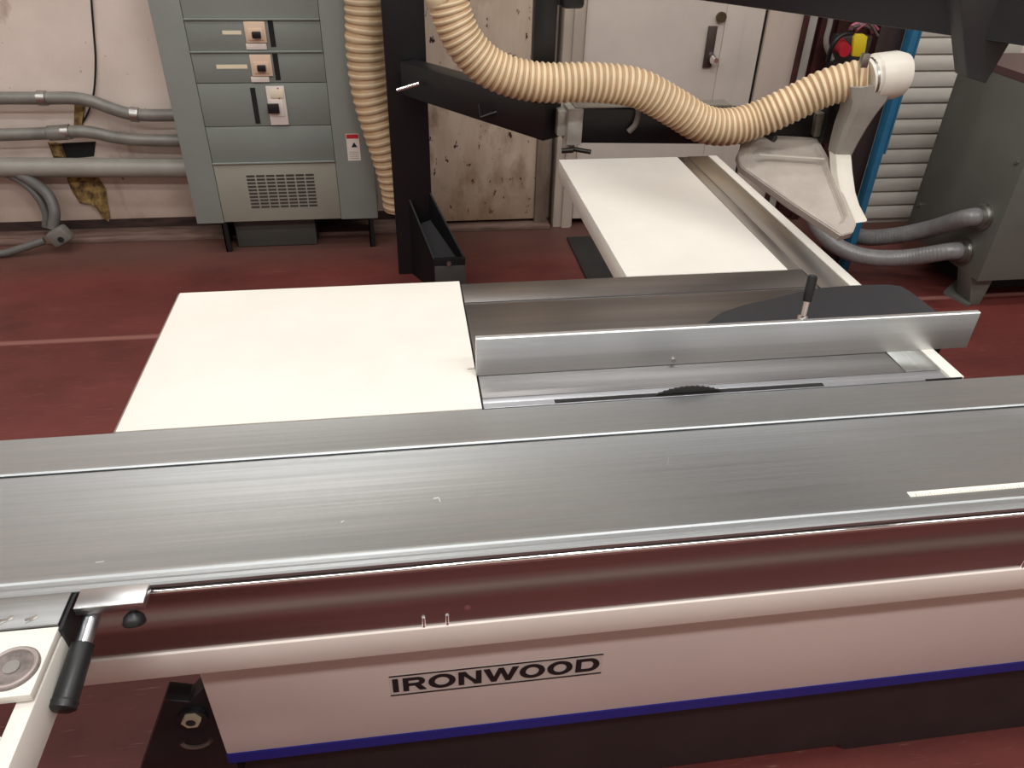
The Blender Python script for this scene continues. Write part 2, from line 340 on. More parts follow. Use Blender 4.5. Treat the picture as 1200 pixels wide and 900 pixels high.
sc_ = (nx1-nx0-.010)/x
for v in t_.bm.verts: v.co.x = nx0+.005+v.co.x*sc_
lt = t_.build('lettering', ink, plate); lt['label'] = 'black word IRONWOOD'
# steel main table with T-groove and step
mb = MB()
xs0, xs1 = .118, .932
for y0_, y1_, zt2 in ((1.101, 1.452, ZT), (1.460, 1.548, ZT)):
    mb.box((xs0, y0_, ZT-.045), (xs1, y1_, zt2), .0015)
mb.box((xs0, 1.45, ZT-.045), (xs1, 1.462, ZT-.003))
mb.build('main_table', cast, saw)['label'] = 'ground steel centre table'
sl0 = PZ(650, 471, ZT); sl1 = PZ(968, 454, ZT); ysl = 1.0785
ins = MB(); ins.box((xs0, ysl+.006, ZT-.02), (xs1+.07, 1.0995, ZT), .0006); ins.box((xs0, 1.070, ZT-.02), (xs1+.07, ysl-.006, ZT), .0006)
ins.box((xs0, ysl-.006, ZT-.02), (sl0.x, ysl+.006, ZT)); ins.box((sl1.x, ysl-.006, ZT-.02), (xs1+.07, ysl+.006, ZT))
ins = ins.build('blade_insert', insert_m, saw)
MB().box((sl0.x, ysl-.0059, ZT-.045), (sl1.x, ysl+.0059, ZT-.0012)).build('slot', dark_gap, saw)
# blade: toothed disc just breaking the surface
bc = PZ(808, 462, ZT).x; br = .15; top = .015
zc = ZT+top-br; pts = []; nt = 90
for i in range(nt):
    for da, dr in ((0, 0), (.02, .0018), (.055, .0012)):
        a = 2*math.pi*i/nt+da; pts.append((bc+math.cos(a)*(br-dr), ysl-.0012, zc+math.sin(a)*(br-dr)))
MB().prism(pts, (0, .0032, 0)).build('saw_blade', mat('blade_steel', (70, 68, 66), .45, .9), saw)
# left extension table (with sawn nick)
lx0, lx1, ly0, ly1 = -.492, .1145, 1.071, 1.562
ny = PZ(556, 432, ZT).y
MB().prism([(lx0, ly0, ZT), (lx1, ly0, ZT), (lx1, ny-.0015, ZT), (lx1-.014, ny-.0015, ZT), (lx1-.014, ny+.0015, ZT), (lx1, ny+.0015, ZT), (lx1, ly1, ZT), (lx0, ly1, ZT)], (0, 0, -.028)).build('left_extension', white_panel, saw)['label'] = 'white left extension table top'
MB().box((lx0-.004, ly0, ZT-.028), (lx0-.0002, ly1, ZT-.002)).build('edge_strip', mat('edge_band', (128, 112, 106), .5), saw)
MB().box((lx0+.03, ly0+.03, ZT-.10), (lx1-.02, ly0+.07, ZT-.029)).build('extension_bracket', plinth_m, saw)
MB().box((lx0+.03, ly1-.08, ZT-.10), (lx1-.02, ly1-.04, ZT-.029)).build('extension_bracket', plinth_m, saw)
MB().box((.57, 1.50, ZT-.12), (.60, 2.2, ZT-.056)).build('extension_bracket', plinth_m, saw)
MB().box((.82, 1.50, ZT-.12), (.86, 2.2, ZT-.056)).build('extension_bracket', plinth_m, saw)
# right rear extension table
rx0, rx1, ry0, ry1 = .503, .90, 1.551, 2.392
MB().box((rx0, ry0, ZT-.055), (rx1, ry1, ZT), .002).build('rear_extension', white_panel, saw)['label'] = 'white rear extension table top'
rpts = [(xs1+.003, 0), (1.003, 0)]
MB().box((.902, 1.552, ZT-.05), (.945, 2.392, ZT-.001), .001).box((.934, 1.102, ZT-.05), (1.006, 2.392, ZT+.0008), .0012).build('fence_rail', alu_y, saw)
MB().box((.955, 1.0695, ZT-.01), (1.03, 1.0725, ZT+.0012)).build('rail_gap_fill', dark_gap, saw)  # black strip added to show the dark gap at the rail's near end
MB().box((1.0075, 1.072, ZT-.05), (1.035, 2.392, ZT+.0015), .001).build('rail_edge', white_panel, saw)
# bracket with bolt, lower left of the base
p = PY(227, 838, .80)
br_ = MB(); br_.prism([PY(160, 915, .80), PY(193, 820, .80), PY(222, 823, .80), PY(242, 803, .80), PY(262, 850, .80), PY(285, 915, .80)], (0, .035, 0), .002)
br_.box((-.45, .805, .02), (-.39, .90, .20), .004)
bo = br_.build('pivot_bracket', black_paint, saw)
c = PY(227, 838, .80)
MB().cyl((c.x, .80, c.z), (c.x, .79, c.z), .024, seg=20).build('boss', black_paint, bo)
MB().cyl((c.x, .790, c.z+.006), (c.x, .782, c.z+.006), .0155, seg=6).build('hex_bolt', mat('brassy_steel', (186, 174, 150), .4, .3), bo)
MB().cyl((c.x, .782, c.z+.006), (c.x, .7812, c.z+.006), .008, seg=12).build('bolt_hole', dark_gap, bo)
c2 = PY(232, 862, .80); MB().sweep([(c2.x+.024*math.cos(a), .788+.004*math.sin(a), c2.z+.004+.012*math.sin(a)) for a in [math.pi+math.pi*i/10 for i in range(11)]], .004, 8).build('hose_clip', mat('dark_steel', (96, 84, 80), .4, .8), bo)

# ------------------------------------------------------------------ sliding table
sld = thing('sliding_table', (.4, .9, ZT), 'long brushed aluminium sliding table running across the whole saw front', 'sliding table')
z = ZT
prof = [(1.067, z), (.990, z), (.986, z+.0008), (.979, z+.0008), (.9765, z-.0015), (.9755, z-.012), (.9725, z-.012), (.9715, z-.0015), (.969, z+.0006), (.965, z+.0006), (.962, z),
        (.762, z), (.759, z+.0012), (.7535, z+.0012), (.751, z-.001), (.749, z-.001), (.7475, z+.0012), (.7425, z+.0012), (.741, z-.0006), (.739, z-.0006), (.738, z+.0008), (.734, z+.0006), (.7315, z-.002), (.7315, z-.007),
        (.745, z-.008), (.745, z-.022), (.78, z-.024), (1.03, z-.024), (1.03, z-.06), (1.067, z-.06)]
MB().prism([(-1.45, y, zz) for y, zz in prof], (3.75, 0, 0)).build('table_top', alu, sld)
MB().cyl((-.372, .7335, .8435), (2.25, .7335, .8435), .0052, seg=16).build('guide_rod', chrome, sld)['label'] = 'bright chrome rod along the front edge'
s0 = PZ(1065, 580, ZT); s1 = PZ(1200, 572, ZT)
sc = MB().box((s0.x, s0.y-.005, ZT), (1.6, s0.y+.006, ZT+.0006)).build('scale_strip', mat('scale_tape', (232, 228, 214), .5), sld)
mb = MB()
for i in range(120): mb.box((s0.x+.01+i*.005, s0.y-.005, ZT+.0006), (s0.x+.0108+i*.005, s0.y-.005+(.006 if i % 5 == 0 else .0035), ZT+.0008))
mb.build('tick_marks', mat('tick_grey', (110, 108, 104), .6), sc)
scr_m = mat('bright_scratch', (225, 225, 220), .3, .8)
for (a_, b_, w) in (((508, 584), (514, 583), .0016), ((514, 583), (516, 588), .0012), ((782, 545), (784, 535), .0008), ((112, 659), (122, 658), .0012), ((400, 612), (403, 610), .001)):
    mb = MB(); mb.beam(PZ(*a_, ZT+.0002), PZ(*b_, ZT+.0002), w, .0004); mb.build('scratch', scr_m, sld)
ec = MB().prism([PX(92, 686, -.452), PX(84, 700, -.452), PX(68, 738, -.452), PX(82, 762, -.452), PX(100, 728, -.452)], (.004, 0, 0)).build('end_cap', black_plastic, sld)

# ------------------------------------------------------------------ crosscut outrigger, lower left
out = thing('crosscut_frame', (-.6, .6, .80), 'white crosscut outrigger frame with a bolted aluminium plate, lower left corner', 'outrigger frame')
ap = MB().box((-1.2, .679, ZT-.012), (-.453, .7300, ZT+.001), .001).build('joint_plate', alu2, out)
for px_, py_ in ((8, 727), (37, 726)):
    c = PZ(px_, py_, ZT)
    w = MB(); w.box((c.x-.007, c.y-.0035, ZT+.001), (c.x+.007, c.y+.0035, ZT+.0018), .0005, rot=Matrix.Rotation(R(25), 3, 'Z')); w.cyl((c.x, c.y, ZT+.0012), (c.x, c.y, ZT+.0026), .003, seg=6); w.build('slot_screw', steel, ap)
MB().box((-1.2, .583, ZT-.014), (-.452, .6775, ZT-.0015), .0015).build('top_plate', white_panel, out)
c = PZ(14, 783, ZT)
gl = MB(); gl.sweep([(c.x, c.y, ZT-.002), (c.x, c.y, ZT+.0006), (c.x, c.y, ZT+.0007)], [.030, .030, .022], 32); gl = gl.build('levelling_disc', mat('cast_disc', (150, 140, 136), .45, .5, var=.3, vscale=(60, 60, 60)), out)
MB().sweep([(c.x+.026*math.cos(a), c.y+.026*math.sin(a), ZT+.001) for a in [2*math.pi*i/32 for i in range(33)]], .003, 8).build('disc_rim', mat('rim_grey', (160, 150, 146), .5, .4), gl)
MB().cyl((c.x, c.y, ZT+.0006), (c.x, c.y, ZT+.003), .009).build('disc_hub', steel, gl)
# tube with round edges running toward the camera and its cross tube
MB().box((-.473, .20, .785), (-.4515, .70, .843), .0015).box((-1.2, .475, .785), (-.473, .545, .843), .0015).build('frame_tube', white_panel, out)
MB().box((-1.2, -.35, .80), (-.474, .474, .842), .002).build('side_plate', white_panel, out)

# ------------------------------------------------------------------ handle on the rod
hb = thing('push_handle', (-.40, .70, .83), 'black push handle with silver shaft and block clamped to the chrome rod', 'handle')
a0 = PZ(90, 697, .866)
MB().box((-.441, .698, .851), (-.357, .7305, .864), .001).box((-.435, .705, .842), (-.39, .7305, .852), .001).build('clamp_block', mat('block_alu', (205, 208, 210), .3, 1, var=.05, vscale=(3, 80, 80)), hb)
kp = PY(153, 727, .69)
MB().cyl((kp.x, .712, .852), (kp.x, .700, .836), .004, seg=12).sweep([(kp.x, .704, .842), (kp.x, .701, .838), (kp.x, .697, .830), (kp.x, .696, .828)], [.006, .012, .0145, .0135], 16).build('locking_knob', black_plastic, hb)
hs = PZ(108, 722, .838); he = PZ(72, 834, .80); dv = (he-hs)
hs2 = hs-dv*.12
MB().sweep([hs2, hs.lerp(he, .40)], .0105, 20).build('shaft', mat('shaft_steel', (190, 196, 200), .28, 1), hb)
g = [.30, .305, .32, .88, .885, .905, .91, .93, .97, 1.0]; gr = [.0100, .0130, .0138, .0150, .0150, .0162, .0162, .0155, .0158, .0105]
MB().sweep([hs.lerp(he, k) for k in g], gr, 24).build('grip', black_plastic, hb)

# ------------------------------------------------------------------ rip fence
yf = PZ(561, 441, ZT).y; zf = PY(558, 397, yf).z
fx0 = PY(558, 397, yf).x; fx1 = PY(1148, 370, yf).x
fn = thing('rip_fence', (.7, yf, ZT), 'silver rip fence standing on the steel table, with charcoal carriage plate and locking lever', 'fence')
hf = zf-ZT
prof = [(yf, ZT+.001), (yf, ZT+hf-.002), (yf+.002, ZT+hf), (yf+.010, ZT+hf), (yf+.012, ZT+hf-.002), (yf+.012, ZT+.001)]
MB().prism([(fx0, y, zz) for y, zz in prof], (fx1-fx0, 0, 0)).build('fence_bar', fence_m, fn)
zp = .885
pp = [(822, 392), (828, 378), (845, 366), (872, 357), (905, 350), (935, 342), (962, 337), (1000, 334), (1040, 333), (1056, 335), (1066, 341), (1102, 368), (1112, 382)]
poly = [PZ(*q, zp) for q in pp]; yy = yf+.013
poly = [Vector((q.x, max(q.y, yy), q.z)) for q in poly]; 
poly = [Vector((poly[0].x, yy, zp))]+poly[1:-1]+[Vector((poly[-1].x, yy, zp))]
MB().prism(poly, (0, 0, -.022), .0015).build('carriage_plate', pad_m, fn)
q0 = PY(940, 376, yf+.03); q1 = PY(953, 322, yf+.06)
MB().sweep([q0-Vector((0, 0, .01)), q0, q0.lerp(q1, .12), q0.lerp(q1, .121), q0.lerp(q1, .48)], [.012, .012, .010, .0062, .0062], 16).build('lever_shaft', chrome, fn)
MB().sweep([q0.lerp(q1, k) for k in (.42, .44, .7, .96, 1.0)], [.007, .0085, .0095, .0095, .006], 16).build('lever_grip', black_plastic, fn)
sk = PY(787, 433, yf); MB().cyl((sk.x, yf, ZT+.012), (sk.x, yf-.004, ZT+.012), .0045, seg=12).build('screw', chrome, fn)
MB().box((1.0365, yf+.013, ZT-.06), (1.064, yf+.06, ZT-.0), .002).build('rail_clamp', black_plastic, fn)

# ------------------------------------------------------------------ electrical panel
YP = 3.68
ep = thing('electrical_panel', (-.57, 3.8, 0), 'tall grey electrical panel with breakers and a louvred grille against the wall', 'electrical panel')
px0, px1 = -1.0, -.131; pz0 = .158; PTOP = 2.3
cx0, cx1 = -.872, -.312
MB().box((px0, YP, pz0), (cx0-.002, WY-.002, PTOP), .002).build('left_trim', grey_enamel, ep)
MB().box((cx1+.002, YP, pz0), (px1, WY-.002, PTOP), .002).build('right_trim', grey_enamel, ep)
MB().box((cx0-.002, YP+.012, pz0), (cx1+.002, WY-.002, PTOP)).build('enclosure', dark_gap, ep)
def cover(z0_, z1_, m, name='cover_plate', y=YP+.003, holes=()):
    mb = MB(); mb.box((cx0, y, z0_+.0015), (cx1, YP+.012, z1_-.0015), .001); return mb.build(name, m, ep)
zz = [PY(x, y, YP).z for x, y in ((215, 21.5), (228, 60), (240, 98), (250, 149), (262, 191))]
cover(zz[0], PTOP, grey_enamel); cover(zz[1], zz[0]-.006, grey_enamel2); cover(zz[2], zz[1]-.006, grey_enamel2); cover(zz[3], zz[2], grey_enamel2); cover(zz[4], zz[3], grey_enamel2); 
gz = cover(pz0+.002, zz[4]-.006, grey_enamel3, 'grille_plate')
for k in (0, 1, 4): MB().box((cx0, YP-.006, zz[k]-.006), (cx1, YP+.004, zz[k]+.001), .001).build('ledge', grey_enamel, ep)
# breakers
def breaker(x0_, x1_, z0_, z1_, m, hx, hz, hw, hh):
    bq = MB().box((x0_, YP-.006, z0_), (x1_, YP+.006, z1_), .002).box((x0_+.012, YP-.010, hz-hh*.9), (x1_-.012, YP-.006, hz+hh*.9), .001).build('breaker', m, ep)
    MB().box((hx-hw/2, YP-.026, hz-hh/2), (hx+hw/2, YP-.010, hz+hh/2), .003).build('breaker_toggle', black_plastic, bq)
a = PY(285, 25, YP); b_ = PY(314, 50, YP); c = PY(300, 40, YP); breaker(a.x, b_.x-.002, b_.z, a.z, beige, c.x+.004, c.z, .036, .026)
a = PY(292, 64, YP); b_ = PY(321, 89, YP); c = PY(306, 79, YP); breaker(a.x, b_.x-.002, b_.z, a.z, beige, c.x+.004, c.z, .036, .026)
a = PY(311, 101, YP); b_ = PY(340, 146, YP); c = PY(321, 126, YP); breaker(a.x, b_.x-.004, b_.z, a.z, offwhite, c.x, c.z, .050, .042)
for (xa_, ya_, xb_, yb_) in ((288, 51, 313, 58), (294, 90, 316, 96)):
    a = PY(xa_, ya_, YP); b_ = PY(xb_, yb_, YP); MB().box((a.x, YP-.004, b_.z), (b_.x, YP+.006, a.z), .001).build('terminal_cover', offwhite, ep)
for (xa_, ya_, xb_, yb_) in ((314, 24, 323, 55), (320, 63, 328, 94), (294, 103, 304, 145)):
    a = PY(xa_, ya_, YP); b_ = PY(xb_, yb_, YP); xm = (a.x+b_.x)/2; mb = MB(); mb.box((xm-.011, YP+.001, b_.z), (xm+.011, YP+.0045, a.z))
    for i in range(6): mb.box((xm-.009+.008*(i % 2), YP-.001, b_.z+(a.z-b_.z)*(i+.2)/6), (xm+.001+.008*(i % 2), YP+.002, b_.z+(a.z-b_.z)*(i+.7)/6))
    mb.build('slot', dark_gap, ep)
a = PY(316, 104, YP); b_ = PY(333, 114, YP); MB().box((a.x, YP-.0105, b_.z), (b_.x, YP-.009, a.z), .0005).build('breaker_label', cream, ep)
for (xa_, xb_, yc) in ((260, 283, 38), (253, 290, 78)):
    a = PY(xa_, yc-2, YP); b_ = PY(xb_, yc+2.5, YP); MB().box((a.x, YP+.0015, b_.z), (b_.x, YP+.0035, a.z)).build('label_strip', cream, ep)
a = PY(325, 101, YP); MB().box((a.x-.002, YP-.008, a.z-.055), (a.x+.005, YP-.006, a.z-.005)).build('red_mark', red_m, ep)
# grille
gx0, gx1 = PY(287, 205, YP).x, PY(368, 203, YP).x; g1 = PY(330, 204, YP).z; g0 = PY(330, 244, YP).z
mb = MB(); nr = 10
for i in range(nr):
    for j in range(7):
        w_ = (gx1-gx0)/7; mb.box((gx0+j*w_+.004, YP+.0015, g0+(g1-g0)*(i+.25)/nr), (gx0+(j+1)*w_-.003, YP+.004, g0+(g1-g0)*(i+.80)/nr))
gg = mb.build('grille_slots', mat('grille_dark', (62, 58, 54), .8), gz)
# warning label
a = PY(405, 157, YP); b_ = PY(423, 188, YP)
wl = MB().box((a.x, YP-.0008, b_.z), (b_.x, YP+.001, a.z)).build('warning_label', offwhite, ep)
MB().box((a.x+.002, YP-.0014, a.z-.022), (b_.x-.002, YP-.0006, a.z-.002)).build('label_header', red_m, wl)
c_ = PY(415, 169, YP); MB().prism([(c_.x-.014, YP-.0014, c_.z-.014), (c_.x+.014, YP-.0014, c_.z-.014), (c_.x, YP-.0014, c_.z+.010)], (0, .0008, 0)).build('warning_triangle', dark_gap, wl)
mb = MB()
for i in range(4): mb.box((a.x+.008, YP-.0013, b_.z+.010+i*.010), (b_.x-.008, YP-.0006, b_.z+.0125+i*.010))
mb.build('print', mat('print_grey', (150, 140, 140), .6), wl)
# pedestal: channel legs and dark box under the panel
for x_ in (-.885, -.175): MB().box((x_-.006, YP+.01, 0), (x_+.02, YP+.03, pz0)).box((x_-.006, YP+.01, 0), (x_, WY-.08, pz0)).build('leg', black_paint, ep)
MB().box((-.84, YP+.06, 0.004), (-.45, WY-.12, pz0), .002).build('wireway', mat('dark_wireway', (70, 70, 66), .6), ep)

# ------------------------------------------------------------------ conduits on the left wall
def conduit(name, pts, r, m, label, cps, yy):
    t = thing(name, PY(*pts[0], yy), label, 'conduit', 'conduits on the left wall')
    path = spline([PY(x, y, yy) for x, y in pts], .02)
    MB().sweep(path, r, 20).build('pipe', m, t)
    for x, y, w in cps:
        p = PY(x, y, yy); k = min(range(1, len(path)-1), key=lambda i: (path[i]-p).length); d = (path[k+1]-path[k-1]).normalized()
        MB().sweep([path[k]-d*w, path[k]-d*w*.9, path[k]+d*w*.9, path[k]+d*w], [r+.001, r+.006, r+.006, r+.001], 20).build('coupling', steel if w < .03 else m, t)
    return t
left = lambda x, y: (x, y)
conduit('conduit', [(-60, 116), (0, 115), (50, 115), (85, 115), (108, 119), (130, 127), (150, 133), (172, 135), (215, 135)], .0285, pipe_galv, 'upper grey conduit with a bend, topmost of the three pipes left of the panel', [(50, 115, .02), (157, 134, .02)], WY-.075)
conduit('conduit', [(-60, 159), (0, 158), (60, 156), (92, 154), (112, 156), (135, 161), (165, 164), (215, 165)], .0285, pipe_galv, 'middle grey conduit with a ribbed coupling, between the other two wall pipes', [(66, 156, .045), (80, 155, .02)], WY-.075)
conduit('conduit', [(-60, 196), (0, 196), (120, 196.5), (225, 197)], .046, pipe_grey, 'thick pale grey straight conduit, lowest of the three wall pipes', [], WY-.06)
# flexible loop and its elbow body
dk = mat('dark_flex', (104, 103, 100), .45, var=.1, vscale=(20, 20, 20))
fc = thing('flexible_conduit', PY(40, 290, WY-.2), 'looped grey flexible conduit ending in a conduit body near the floor, far left', 'conduit')
def ribbed(path, r0, amp, pitch, step, seg, name, ms, parent):
    rr, mi = [], []
    for i in range(len(path)):
        ph_ = (i*step/pitch) % 1; v = .5+.5*math.cos(2*math.pi*ph_); rr.append(r0-amp+amp*v**.7*1.0); mi.append(0 if v > .42 else 1)
    return MB().sweep(path, rr, seg, mis=mi).build(name, ms, parent)
Yc = WY-.16
p1 = spline([PY(12, 199, WY-.06), PY(36, 212, WY-.09), PY(56, 228, Yc+.02), PY(64, 248, Yc-.02), PY(62, 268, Yc-.04)], .006)
ribbed(p1, .026, .0015, .012, .006, 16, 'flexible_tube', [dk, dk], fc)
p1 = spline([PY(0, 200, WY-.06), PY(26, 213, WY-.07), PY(44, 230, Yc+.06), PY(54, 250, Yc+.04), PY(54, 266, Yc+.03)], .006)
ribbed(p1, .02, .0015, .012, .006, 16, 'flexible_tube', [dk, dk], fc)
p1 = spline([PY(-40, 304, Yc-.14), PY(0, 298, Yc-.12), PY(25, 291, Yc-.11), PY(52, 282, Yc-.09)], .01); p1 = [Vector((p.x, p.y, max(p.z, .022))) for p in p1]
MB().sweep(p1, .018, 16).build('flexible_tube', dk, fc)
c = PY(72, 277, Yc-.08)
MB().box((c.x-.055, c.y-.03, c.z-.035), (c.x+.045, c.y+.03, c.z+.042), .014, rot=Matrix.Rotation(R(-28), 3, 'Y')).build('conduit_body', mat('body_grey', (124, 122, 116), .4, .2), fc)
MB().cyl((c.x+.006, c.y-.034, c.z-.004), (c.x+.006, c.y-.0295, c.z-.004), .014).build('opening', dark_gap, fc)
# loose black cable on the wall
cb = spline([PY(104, -60, WY-.01), PY(107, 0, WY-.008), PY(110, 40, WY-.006), PY(112, 72, WY-.006), PY(110, 108, WY-.012), PY(104, 130, WY-.012), PY(97, 143, WY-.01)], .02)
tag(MB().sweep(cb, .0045, 8).build('wall_cable', black_plastic), 'thin black cable hanging down the plaster left of the electrical panel', 'cable')
# torn wall patch: crumbling yellow foam
def blob(pts, thick, yy, bev=.006):
    t = bmesh.new(); base = [PY(x, y, yy) for x, y in pts]; cen = sum(base, Vector())/len(base)
    a = [t.verts.new((p.x, yy, p.z)) for p in base]; fr_ = [t.verts.new((cen.x+(p.x-cen.x)*.7+random.uniform(-.01, .01), yy-thick*random.uniform(.6, 1.2), cen.z+(p.z-cen.z)*.7+random.uniform(-.01, .01))) for p in base]
    m_ = t.verts.new((cen.x, yy-thick*.7, cen.z)); k = len(a)
    for i in range(k):
        j = (i+1) % k; t.faces.new((a[i], a[j], fr_[j], fr_[i])); t.faces.new((fr_[i], fr_[j], m_))
    t.faces.new(a[::-1]); bmesh.ops.recalc_face_normals(t, faces=t.faces); bmesh.ops.subdivide_edges(t, edges=t.edges[:], cuts=2, use_grid_fill=True, fractal=.25, seed=3)
    return t
fo = thing('foam_patch', PY(105, 230, WY), 'crumbling yellow foam in a torn hole behind the conduits', 'insulation')
for pts, th, m in ((((78, 206), (115, 206), (124, 222), (128, 243), (131, 262), (118, 248), (104, 238), (92, 238), (84, 222)), .03, foam_m), (((56, 166), (72, 168), (78, 184), (64, 186)), .025, foam_m), (((86, 118), (101, 120), (97, 150), (88, 148)), .015, foam_m)):
    mb = MB(); mb.merge(blob(pts, th, WY-.0005)); mb.build('foam', m, fo)
mb = MB(); mb.prism([PY(x, y, WY-.004) for x, y in ((72, 168), (112, 166), (110, 183), (78, 186))], (0, .0035, 0)); mb.build('hole', dark_gap, fo)

# ------------------------------------------------------------------ guard support post
gp = thing('guard_post', (.03, 3.38, 0), 'black steel post with gusseted foot and jointed arm carrying the blade guard', 'support post')
MB().box((-.042, 3.36, 0), (.128, 3.475, 2.6), .004).build('post', black_paint, gp)
# channel gusset toward the camera
yg0, yg1 = 3.20, 3.36; gxa, gxb = .115-.0, .262
ga = PY(480, 230, 3.355); 
mb = MB()
f0 = PY(510, 304, 3.16); f1 = PY(543, 302, 3.16); t0 = PY(481, 234, 3.358); t1 = PY(503, 226, 3.358)
mb.prism([t0, Vector((t0.x, 3.358, .0)), Vector((f0.x, 3.16, 0)), Vector((f0.x, 3.16, f0.z))], (-.008, 0, 0))
mb.prism([t1, Vector((t1.x, 3.358, .0)), Vector((f1.x, 3.16, 0)), Vector((f1.x, 3.16, f1.z))], (.008, 0, 0))
mb.prism([t0+Vector((0, 0, -.13)), t1+Vector((0, 0, -.13)), f1+Vector((0, 0, -.05)), f0+Vector((0, 0, -.05))], (0, .006, -.004))
mb.prism([Vector((f0.x-.008, 3.152, 0)), Vector((f1.x+.008, 3.152, 0)), Vector((f1.x+.008, 3.152, f1.z+.003)), Vector((f0.x-.008, 3.152, f0.z+.003))], (0, .02, 0), .002)
gu = mb.build('gusset_foot', mat('matte_black', (17, 17, 19), .55, spec=.3), gp)
MB().box((f0.x-.004, 3.148, .0), (f1.x+.01, 3.1525, f0.z-.03), .001).build('foot_plate', mat('foot_grey', (78, 78, 76), .5, .3), gu)
cc = PY(526, 304, 3.148); MB().cyl((cc.x, 3.155, f0.z-.016), (cc.x, 3.140, f0.z-.016), .011, seg=6).build('bolt', steel, gu)
# first arm: from post toward the camera
A0 = Vector((.07, 3.315, .905)); A1 = Vector((.515, 2.70, .905))
MB().beam(A0, A1, .085, .13, bev=.004, ext=.03).build('lower_arm', black_paint, gp)
for qx, r_ in (((473, 107, 478, 100, 491, 99), .006),): 
    pth = [PY(465, 106, 3.20), PY(491, 98, 3.20)]
    MB().sweep(pth, .008, 12).build('arm_pin', chrome, gp)
hk = [PY(562, 122, 2.88), PY(563, 138, 2.86), PY(584, 131, 2.85)]
MB().sweep(hk, .007, 10).build('arm_hook', black_paint, gp)
# short upright on the arm
MB().box((.452, 2.63, .975), (.522, 2.70, 2.6), .004).build('upright', black_paint, gp)
kb = PY(672, 0, 2.62)
MB().box((.522, 2.64, kb.z-.018), (.548, 2.68, kb.z+.10), .002).box((PY(659, 0, 2.6).x, 2.59, kb.z-.022), (PY(685, 0, 2.6).x, 2.66, kb.z+.05), .012).build('locking_knob', black_plastic, gp)
# joint clamp
j0 = PY(664, 155, 2.63); j1 = PY(677, 118, 2.63)
MB().box((.575, 2.615, .835), (.628, 2.72, .957), .004).box((.545, 2.64, .86), (.575, 2.70, .945), .003).cyl((.592, 2.66, .80), (.592, 2.66, .86), .022).build('joint_clamp', mat('zinc_clamp', (206, 208, 200), .4, .25, var=.1, vscale=(20, 20, 20)), gp)
MB().cyl((.600, 2.63, .818), (.66, 2.60, .815), .008).sweep([(.56, 2.62, .815), (.60, 2.61, .82)], .009, 10).build('clamp_screw', mat('dark_screw', (70, 68, 64), .4, .8), gp)
# second arm
zA1 = PY(700, 122, 2.66).z; zA0 = PY(700, 156, 2.66).z
MB().beam((.615, 2.665, .897), (1.52, 2.640, .880), .07, .118, bev=.003).build('upper_arm', black_paint, gp)
MB().box((.60, 2.628, .957), (1.16, 2.70, .9615)).build('arm_track', mat('track_grey', (150, 146, 138), .4, .7), gp)
h1 = [PY(742, 122, 2.62), PY(748, 128, 2.61), PY(745, 145, 2.60), PY(736, 155, 2.60)]
MB().sweep(spline(h1, .01), .010, 10).build('cable_clip', mat('clip_grey', (128, 124, 120), .5), gp)

# ------------------------------------------------------------------ blade guard
bg = thing('blade_guard', PY(930, 220, 2.4), 'white plastic overhead blade guard hood with elbow duct, hanging at the arm end', 'blade guard')
# hood: trough shape, far end at the arm, nose towards the saw
A = PY(872, 163, 2.60); A2 = PY(884, 157, 2.62); B = PY(958, 161, 2.60); B2 = PY(972, 186, 2.50); C2 = PY(1004, 262, 2.12); C1 = PY(1000, 272, 2.08); C0 = PY(986, 276, 2.08); Dm = PY(925, 236, 2.32); D = PY(868, 195, 2.52); D0 = PY(864, 180, 2.56)
outline = [A, A2, B, B2, C2, C1, C0, Dm, D, D0]
t = bmesh.new(); cen = sum(outline, Vector())/len(outline)
top = [t.verts.new(p) for p in outline]; inn = [t.verts.new(p.lerp(cen, .14)+Vector((0, 0, .004))) for p in outline]; bot = [t.verts.new(p+Vector((.0, .012, -.026))) for p in outline]
inl = [t.verts.new(p.lerp(cen, .20)+Vector((0, .0, -.014))) for p in outline]; k = len(outline)
for i in range(k):
    j = (i+1) % k
    t.faces.new((top[i], top[j], inn[j], inn[i])); t.faces.new((inn[i], inn[j], inl[j], inl[i])); t.faces.new((bot[i], bot[j], top[j], top[i]))
t.faces.new(inl); t.faces.new(bot[::-1]); bmesh.ops.recalc_face_normals(t, faces=t.faces)
bmesh.ops.bevel(t, geom=t.edges[:], offset=.003, segments=2, affect='EDGES')
mb = MB(); mb.merge(t); mb.build('hood', hood_m, bg)
mb = MB(); mb.beam(PY(890, 181, 2.50), PY(966, 186, 2.47), .006, .004); mb.build('hood_rib', pvc, bg)
# front nozzle (white, flared)
def loft(sections, name, m, closed=True):
    t = bmesh.new(); rings = [[t.verts.new(p) for p in s] for s in sections]; k = len(rings[0])
    for i in range(len(rings)-1):
        for j in range(k): f = t.faces.new((rings[i][j], rings[i][(j+1) % k], rings[i+1][(j+1) % k], rings[i+1][j])); f.smooth = True
    t.faces.new(rings[0][::-1]); t.faces.new(rings[-1]); bmesh.ops.recalc_face_normals(t, faces=t.faces)
    mb = MB(); mb.merge(t); return mb.build(name, m, bg)
def sec(xl, yl_, xr, yr, Y, dep):
    l_ = PY(xl, yl_, Y); r_ = PY(xr, yr, Y); dd = Vector((0, dep, 0)); m1 = Vector((0, dep*.15, 0))
    return [l_+m1, l_.lerp(r_, .15), l_.lerp(r_, .85), r_+m1, r_+dd-m1, l_.lerp(r_, .85)+dd, l_.lerp(r_, .15)+dd, l_+dd-m1]
loft([sec(981, 181, 999, 181, 2.44, .07), sec(983, 205, 1001, 204, 2.36, .07), sec(987, 228, 1004, 226, 2.28, .07), sec(992, 245, 1009, 242, 2.22, .07), sec(999, 262, 1018, 259, 2.16, .07)], 'nozzle', pvc)
